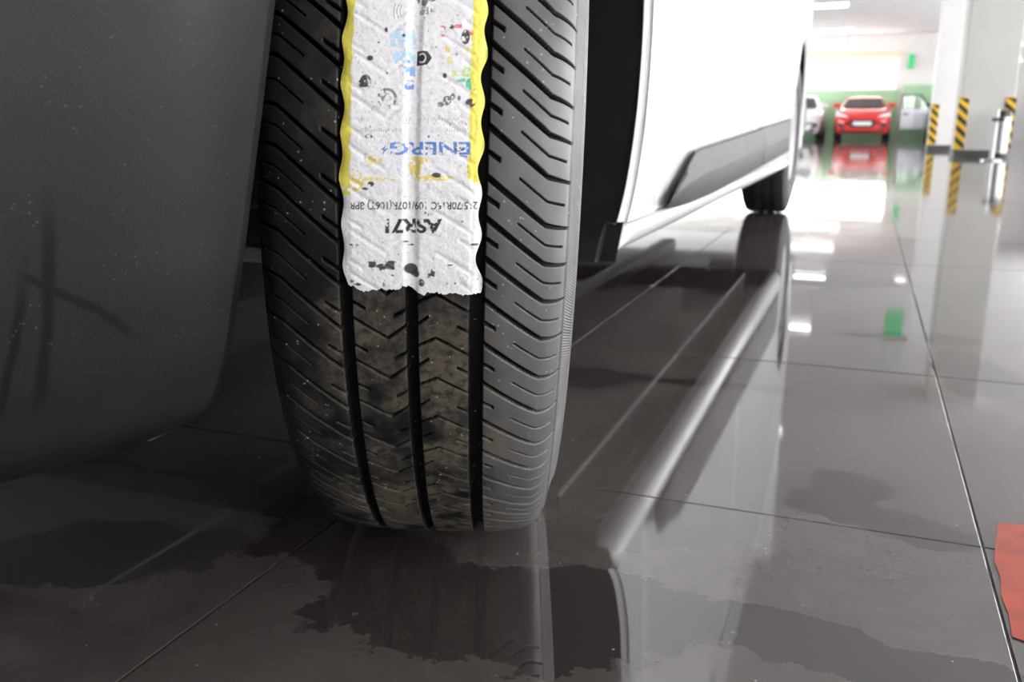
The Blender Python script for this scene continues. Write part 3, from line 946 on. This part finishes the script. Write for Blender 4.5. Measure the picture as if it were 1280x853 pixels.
def ell(x, y, rx, ry, col, a=1.0, ring=None, wear=None):
    s0, u0 = lab_pt(x, y); k = .000475
    d = np.sqrt(((LS - s0) / (rx * k)) ** 2 + ((LU - u0) / (ry * k)) ** 2)
    m = np.clip((1 - d) * max(rx, ry) / 1.2 + .5, 0, 1)
    if ring: m = m * np.clip((d - ring) * max(rx, ry) / 1.2 + .5, 0, 1)
    if wear is not None: m = m * wear
    paint(m, col, a)


def text(body, x_start, x_end, y_top, y_bot, col, wear=None, a=1.0, bold=0.0):
    """printing that stands on its head: starts at the right, its baseline at the top"""
    cu = bpy.data.curves.new('lettering', 'FONT'); cu.body = body; cu.offset = bold
    to = bpy.data.objects.new('lettering', cu); COL.objects.link(to)
    dg = bpy.context.evaluated_depsgraph_get(); te = to.evaluated_get(dg); tm = te.to_mesh()
    tm.calc_loop_triangles()
    V = np.array([v.co[:2] for v in tm.vertices]); T = [tuple(t.vertices) for t in tm.loop_triangles]
    te.to_mesh_clear(); bpy.data.objects.remove(to); bpy.data.curves.remove(cu)
    if not len(V): return
    mn, mx = V.min(0), V.max(0); Vn = (V - mn) / (mx - mn)
    px = x_start + (x_end - x_start) * Vn[:, 0]; py = y_top + (y_bot - y_top) * Vn[:, 1]
    Q = np.array([lab_pt(x, y) for x, y in zip(px, py)])
    m = np.zeros(LS.shape)
    for t in T:
        a_, b_, c_ = Q[list(t)]
        i0, i1 = np.searchsorted(ls, [Q[list(t), 0].min() - ST, Q[list(t), 0].max() + ST])
        j0, j1 = np.searchsorted(lu, [Q[list(t), 1].min() - ST, Q[list(t), 1].max() + ST])
        den = (b_[1] - c_[1]) * (a_[0] - c_[0]) + (c_[0] - b_[0]) * (a_[1] - c_[1])
        if abs(den) < 1e-14: continue
        xs, ys_ = LS[j0:j1, i0:i1], LU[j0:j1, i0:i1]
        sub = np.zeros(xs.shape)
        for ox, oy in ((-.25, -.25), (.25, -.25), (-.25, .25), (.25, .25)):
            X_, Y_ = xs + ox * ST, ys_ + oy * ST
            w0 = ((b_[1] - c_[1]) * (X_ - c_[0]) + (c_[0] - b_[0]) * (Y_ - c_[1])) / den
            w1 = ((c_[1] - a_[1]) * (X_ - c_[0]) + (a_[0] - c_[0]) * (Y_ - c_[1])) / den
            sub += .25 * ((w0 >= 0) & (w1 >= 0) & (w0 + w1 <= 1))
        m[j0:j1, i0:i1] = np.maximum(m[j0:j1, i0:i1], 0) + sub
    m = np.clip(m, 0, 1)
    if wear is not None: m = m * wear
    paint(m, col, a)


nA = vnoise(LS, LU, 260, 1); nB = vnoise(LS, LU, 700, 2); nC = vnoise(LS, LU, 120, 3); nD = vnoise(LS, LU, 420, 5)
wearA = (nD > .44).astype(float); wearB = (nD > .50).astype(float)
INK, YEL, BLU = (.035, .035, .04), (.83, .74, .12), (.10, .24, .62)
# grubby paper
paint(np.clip((nC - .5) * 4, 0, 1), (.68, .67, .69), .35)
paint(np.clip((nB - .62) * 8, 0, 1), (.45, .44, .45), .35)
# yellow borders
jag = (nA - .5) * .006
yl = (LS < -.0352 + jag * .5) & (LU < lab_pt(440, 243)[1] + (nA - .5) * .03)
yr = (LS > .0335 + jag * .3) & (LU < lab_pt(596, 226)[1] + (nD - .5) * .008)
paint((yl | yr).astype(float), YEL); paint((yl | yr) * np.clip((nC - .45) * 3, 0, 1), (.70, .60, .14), .5)
for (x, y, rx, ry) in ((447, 228, 8, 14), (469, 200, 9, 6), (519, 209, 8, 13), (528, 201, 7, 4), (548, 222, 18, 4), (592, 222, 8, 6), (470, 224, 26, 2), (527, 224, 10, 3)):
    ell(x, y, rx, ry, (.80, .64, .10), .85, wear=np.clip((nD - .42) * 14, 0, 1))
# tyre grading print: blue steps, letter flag, coloured classes
for (x0, x1, y0, y1, c) in ((487, 519, 37, 49, (.50, .72, .88)), (488, 519, 50, 61, (.45, .68, .87)), (491, 519, 65, 79, (.42, .66, .88)), (503, 519, 83, 95, (.22, .42, .78)), (506, 517, 100, 112, (.10, .22, .66))):
    poly([(x0, y0), (x1, y0), (x1, y1), (x0, y1)], c, .9, np.clip((nD - .40) * 12, 0, 1))
poly([(521, 64), (534, 64), (540, 73), (534, 82), (521, 82)], (.05, .05, .055))
text('C', 533, 524, 66.5, 79.5, (.75, .75, .75), bold=.01)
for (x0, x1, y0, y1, c) in ((551, 557, 33, 38, (.75, .12, .14)), (568, 577, 31, 36, (.75, .14, .16)), (583, 592, 38, 45, (.78, .14, .14)), (551, 556, 43, 47, (.75, .2, .2)), (556, 563, 58, 66, (.85, .62, .16)), (582, 590, 55, 67, (.80, .74, .16)),
                        (559, 567, 72, 80, (.80, .78, .25)), (577, 590, 79, 97, (.52, .74, .20)), (564, 571, 88, 95, (.70, .78, .25)), (567, 589, 98, 103, (.10, .55, .30)), (582, 589, 98, 113, (.08, .52, .28)), (573, 581, 110, 113, (.10, .5, .3))):
    poly([(x0, y0), (x1, y0 + 1), (x1, y1), (x0 + 1, y1)], c, .9, np.clip((nD - .40) * 14, 0, 1))
# pictograms
ell(484, 123, 12, 12, INK, .75, ring=.72, wear=wearA); ell(484, 123, 6, 6, INK, .35, ring=.55, wear=wearB)
poly([(474, 118), (480, 111), (484, 118), (478, 128)], INK, .6, wearA)
ell(473, 137, 9, 4, (.3, .3, .3), .5, ring=.7, wear=wearB); ell(497, 135, 6, 5, (.3, .3, .3), .4, ring=.7, wear=wearB)
for k_ in range(3): ell(505 - 4 * k_, 15, 5, 9 + k_, INK, .55, ring=.80, wear=(LS < lab_pt(503 - 4 * k_, 15)[0]).astype(float))
for (x, y, rx, ry) in ((522, 0, 3, 4), (531, 3, 4, 6), (540, 0, 5, 3), (559, 126, 5, 6), (566, 121, 3, 4), (574, 123, 2, 3), (551, 131, 4, 3)): ell(x, y, rx, ry, INK, .8, wear=wearA)
text('dB', 546, 527, 10, 18, (.12, .12, .13), wear=wearA, a=.8)
ell(528, 16, 3, 3, INK, .7, ring=.4)
# small grey lines of print
text('215/70R15C 109/107R', 584, 504, 147.5, 155.5, (.30, .30, .32), wear=wearA, a=.75)
for (xa, xb, y) in ((586, 540, 163), (502, 452, 163), (462, 450, 150)):
    x = xa
    while x > xb:
        w_ = random.uniform(1.0, 2.4); poly([(x, y - random.uniform(1.5, 3)), (x - w_, y - 3), (x - w_, y + random.uniform(1, 3)), (x, y + 2)], (.3, .3, .32), .55, wearA); x -= w_ + random.uniform(.8, 2.2)
# blue word and bolt, size line, type name
text('ENERG', 588, 488, 177.5, 194, BLU, wear=np.clip((nD - .34) * 12, 0, 1), bold=.025)
poly([(483, 181), (476, 188), (480, 188), (478, 194), (485, 186), (481, 186)], BLU, .95)
poly([(574, 194), (585, 195), (584, 197), (575, 196)], BLU, .8)
text('215/70R15C 109/107R(106T) 8PR', 597, 437, 249.5, 262, INK, wear=np.clip((nD - .33) * 12, 0, 1), bold=.022)
text('ASR71', 553, 482, 273, 291.5, INK, wear=np.clip((nD - .37) * 12, 0, 1), bold=.04)
# torn remains of the maker's mark at the lower end
mk = np.clip((nA - .47) * 16, 0, 1)
for (x, y, rx, ry) in ((465, 329, 6, 6), (478, 334, 8, 5), (490, 331, 8, 6), (500, 335, 10, 2.2), (514, 336, 9, 7), (519, 342, 6, 5), (497, 344, 8, 2), (535, 344, 9, 3), (541, 340, 3, 6)):
    ell(x, y, rx, ry, INK, .95, wear=mk if rx != 9 or ry < 7 else None)
# punched and scuffed spots showing dark
for (x, y, rx, ry) in ((463, 73, 4, 3), (457, 103, 7, 9), (451, 106, 3, 6), (505, 45, 2, 2), (582, 47, 5, 9), (565, 35, 3, 3), (588, 129, 6, 5), (461, 171, 5, 2.5), (546, 219, 6, 3), (574, 187, 6, 2.5), (484, 38, 3, 3), (501, 84, 2.5, 3),
                       (556, 95, 2.5, 3), (464, 230, 4, 3), (457, 236, 4, 1.5), (443, 306, 6, 1.6), (506, 302, 5, 1.2), (512, 306, 6, 1.3), (593, 306, 5, 1.6), (562, 331, 6, .8), (440, 351, 4, 2.2), (447, 355, 5, 2), (480, 355, 1.4, 3), (569, 354, 1.3, 1.3), (527, 353, 4, 5),
                       (474, 54, 1.5, 1.5), (484, 92, 1.2, 2), (545, 60, 1, 1.4), (571, 68, 1, 2), (536, 171, 1.2, 1.6), (532, 266, 1.2, 1.6), (578, 277, 1.2, 1.2)):
    ell(x, y, rx, ry, (.03, .03, .032), .95, wear=np.clip((nD - .36) * 9, 0, 1))
pts_r = np.random.default_rng(11)
for _ in range(170):
    x, y = pts_r.uniform(440, 600), pts_r.uniform(0, 358); r_ = pts_r.uniform(.5, 1.1)
    ell(x, y, r_, r_ * pts_r.uniform(.7, 2), (.2, .2, .2), pts_r.uniform(.3, .8))
for _ in range(70):   # fine creases
    x, y = pts_r.uniform(440, 598), pts_r.uniform(0, 350); l_ = pts_r.uniform(4, 14)
    poly([(x, y), (x + l_, y + l_ * .55), (x + l_, y + l_ * .55 + .8), (x, y + .7)], (.55, .55, .57), .4)

# shape of the paper: sags into the grooves, edges hang over and wave
dep = tread_depth(LS, LU)
sag = .00055 * np.clip(dep / .005, 0, 1)
for c0, w in ((.0007, .0066),): sag = sag + .0013 * np.clip(1 - (np.abs(LS - c0) / (w * .75)) ** 2, 0, 1)
over = np.clip(np.abs(LS - .0007) - .0372, 0, None)
sag = sag + (over / .007) ** 1.4 * .0035 * (1 + .5 * np.sin(LU * 2 * math.pi / .027 + (LS > 0) * 2.0))
ker = np.array([1, 2, 3, 2, 1]) / 9.
for _ in range(2):
    sag = np.apply_along_axis(lambda v: np.convolve(np.pad(v, 2, 'edge'), ker, 'valid'), 1, sag)
    sag = np.apply_along_axis(lambda v: np.convolve(np.pad(v, 2, 'edge'), ker, 'valid'), 0, sag)
sag += (nA - .5) * .0006 + (nB - .5) * .00022
# paper outline
wl_ = -.0405 + .0010 * np.sin(lu * 2 * math.pi / .027 + .6) + .0006 * np.sin(lu * 2 * math.pi / .061)
wr_ = .0412 + .0013 * np.sin(lu * 2 * math.pi / .0265 + 2.4) + .0006 * np.sin(lu * 2 * math.pi / .052)
flare = np.clip((lu - .030) / .025, 0, 1); wr_ = wr_ + .0022 * flare ** 2; wl_ = wl_ + .0025 * flare
e1 = np.array([vnoise(np.array([q * 1.0]), np.array([.3]), 230, 21)[0] for q in ls]); e2 = np.array([vnoise(np.array([q]), np.array([.7]), 900, 22)[0] for q in ls])
ub = np.interp(ls, [-.042, -.038, -.034, -.028, -.015, -.001, .002, .006, .02, .045], [.050, .0555, .0575, .0585, .0570, .0555, .0570, .0592, .0590, .0585]) + (e1 - .5) * .004 + (e2 - .5) * .0022
PRr = np.interp(ls, PS[np.abs(PS) < .07], PR[np.abs(PS) < .07])
rad = PRr[None, :] + .0011 - sag
SS = np.clip(LS, wl_[:, None], wr_[:, None])
UU = np.minimum(LU, ub[None, :])
Lp = np.stack([SS, -rad * np.cos(UU / R), -rad * np.sin(UU / R)], -1)
qm = grid_quads(NUL, NSL)
jj, ii = qm[:, 0] // NSL, qm[:, 0] % NSL
keep = (ls[ii] + ST > wl_[jj]) & (ls[ii] < wr_[jj]) & (lu[jj] < ub[ii])
me = raw_mesh('paper_label', Lp.reshape(-1, 3), quads=qm[keep][:, ::-1], smooth=True)
ca = me.color_attributes.new('print', 'FLOAT_COLOR', 'POINT')
ca.data.foreach_set('color', np.concatenate([IMG, np.ones((NUL, NSL, 1))], -1).astype(np.float32).ravel())
lab = obj('paper_label', me, m_attr('printed_label_paper', 'print'), tyre)
bm_ = bmesh.new(); bm_.from_mesh(me)
bmesh.ops.delete(bm_, geom=[v for v in bm_.verts if not v.link_faces], context='VERTS')
bm_.to_mesh(me); bm_.free()
lab['label'] = 'torn white paper label with yellow edges and upside down print'

# ---------------------------------------------------------------- rear wheel
def plain_tyre(name, X, Y, parent, orig, R_=.341, wdt=.098, out=1):
    pr = [(-.08, .195), (-wdt, .23), (-wdt - .006, .27), (-wdt + .004, .31), (-.085, .331), (-.07, .338), (-.046, .3405), (-.045, .334), (-.037, .334), (-.036, .341), (-.005, .341), (-.004, .334), (.004, .334), (.005, .341),
          (.036, .341), (.037, .334), (.045, .334), (.046, .3405), (.07, .338), (.085, .331), (wdt - .004, .31), (wdt + .006, .27), (wdt, .23), (.08, .195)]
    pr = [(a, b * R_ / .341) for a, b in pr]
    o = BM().lathe(pr, (0, 0, 0), 'x', 96).make(name, M['black_rub'], parent, True)
    o.location = (X - orig[0], Y - orig[1], R_)
    k = R_ / .341
    BM().lathe([(-.08 * out, .197 * k), (.07 * out, .188 * k), (.088 * out, .196 * k), (.080 * out, .18 * k), (.06 * out, .16 * k), (.075 * out, .12 * k), (.055 * out, .07 * k), (.07 * out, .05 * k), (.07 * out, .001)], (0, 0, 0), 'x', 64).make('rim', M['steel'], o, True)
    return o


plain_tyre('rear_tyre', -.402, 4.225, van, VO)
plain_tyre('rear_tyre', 2 * VX + .402, 4.225, van, VO, out=-1)
plain_tyre('front_tyre', 2 * VX + .40, .80, van, VO, out=-1)


# ---------------------------------------------------------------- cars at the far end of the hall
def car(name, label, loc, paint, w=1.72, h=1.44, length=4.1, open_door=False, plate=True):
    """hatchback or saloon, nose towards -Y"""
    t = empty(name, loc); tag(t, label, 'car')
    hw = w / 2
    # body loft: (y, half width, z bottom, z top)
    st = [(0, .62, .30, .62), (.06, .78, .22, .70), (.25, .93, .18, .80), (.7, .99, .18, .90), (1.1, 1, .18, .96), (2.0, 1, .18, .99), (3.2, 1, .18, 1.0), (3.8, .97, .20, .98), (4.05, .88, .28, .90), (4.1, .78, .40, .8)]
    rows = []
    for y, k, zb, zt in st:
        y = y * length / 4.1; a = hw * k
        rows.append([(-a * .82, y, zt), (-a * .95, y, zt - .04), (-a, y, zt - .16), (-a * .995, y, zb + .22), (-a * .96, y, zb + .06), (-a * .85, y, zb), (a * .85, y, zb), (a * .96, y, zb + .06), (a * .995, y, zb + .22), (a, y, zt - .16), (a * .95, y, zt - .04), (a * .82, y, zt)])
    grid('body', np.array(rows), paint, t, wrap_m=True, flip=True)
    capb = BM(); capb.prism([(p[0], p[2]) for p in rows[0]], 'y', -.004, .002); capb.make('nose', paint, t)
    # cabin: side pillars and roof, glass set in front
    k = h / 1.44
    cab = [(1.0, .80, .93), (1.62, .66, 1.40), (1.9, .64, 1.435), (2.8, .64, 1.43), (3.4, .66, 1.33), (3.85, .74, .98)]
    R1 = [[(-hw * .90, y, .93), (-hw * a * 1.02, y + .0, max(.94, z * k - .05)), (-hw * a * .9, y, z * k), (0, y, z * k + .015), (hw * a * .9, y, z * k), (hw * a * 1.02, y, max(.94, z * k - .05)), (hw * .90, y, .93)] for y, a, z in cab]
    grid('cabin', np.array(R1), paint, t, flip=True)
    gl = BM()
    zt = 1.365 * k
    gl.b.faces.new([gl.b.verts.new(p) for p in ((-hw * .74, 1.035, .975), (hw * .74, 1.035, .975), (hw * .60, 1.545, zt), (-hw * .60, 1.545, zt))])
    g = gl.make('windscreen', M['car_glass'], t); add_mod(g, 'SOLIDIFY', thickness=.01)
    for s in (-1, 1):
        hb = BM(); hb.prism([(s * hw * .50, .66), (s * hw * .93, .70), (s * hw * .95, .80), (s * hw * .62, .73)], 'y', .0, .24)
        hb.make('headlight', M['headlight'], t)
        fb = BM(); fb.prism([(s * hw * .62, .36), (s * hw * .84, .38), (s * hw * .86, .50), (s * hw * .70, .48)], 'y', .0, .14); fb.make('fog_lamp_recess', M['black_trim'], t)
        mx_ = hw * .84; mb = BM(); mb.box(min(s * mx_, s * (mx_ + .24)), max(s * mx_, s * (mx_ + .24)), 1.15, 1.27, .97, 1.10, .03)
        mb.make('door_mirror', paint if not open_door else M['black_trim'], t)
    BM().prism([(-hw * .46, .60), (hw * .46, .60), (hw * .40, .36), (-hw * .40, .36)], 'y', -.012, .05).make('grille', M['black_trim'], t)
    BM().prism([(-hw * .80, .33), (hw * .80, .33), (hw * .70, .22), (-hw * .70, .22)], 'y', .02, .08).make('lower_intake', M['black_trim'], t)
    if plate:
        BM().box(-.26, .26, -.03, -.013, .43, .54, .004).make('number_plate', M['plate'], t)
    for s in (-1, 1):
        for y in (.78, 3.30):
            o = plain_tyre('tyre', s * (hw - .09), y * length / 4.1, t, (0, 0, 0), .305, .085, s)
    if open_door:   # near front door swung wide
        d = BM().box(-.86, 0, -.05, .05, .30, .93, .03).make('open_door', paint, t)
        d.location = (-hw - .01, 1.12, 0); d.rotation_euler = (0, 0, .12)
        fr = BM(); fr.box(-.85, -.80, -.02, .02, .93, 1.34).box(-.85, -.30, -.02, .02, 1.30, 1.34)
        fr.prism([(-.30, 1.34), (-.02, .93), (-.08, .93), (-.35, 1.32)], 'y', -.02, .02)
        fr.make('window_frame', M['black_trim'], d)
        BM().prism([(-.80, .93), (-.05, .93), (-.33, 1.30), (-.80, 1.30)], 'y', -.004, .004).make('pane', M['pane'], d)
        BM().box(-.78, -.63, -.075, -.055, .74, .78, .005).make('door_handle', M['black_trim'], d)
    return t


car('red_car', 'red hatchback facing the viewer before the green far wall', (-.17, 29.0, 0), M['red_car'], 1.60, 1.30, 3.9)
car('white_car', 'white car partly hidden behind the rear edge of the van', (-2.17, 29.3, 0), M['white_car'], 1.66, 1.36, 3.9)
car('silver_car', 'silver car with its door swung open between red car and pillars', (2.56, 29.0, 0), M['silver_car'], 1.66, 1.36, 4.0, open_door=True)
bpy.context.view_layer.update()
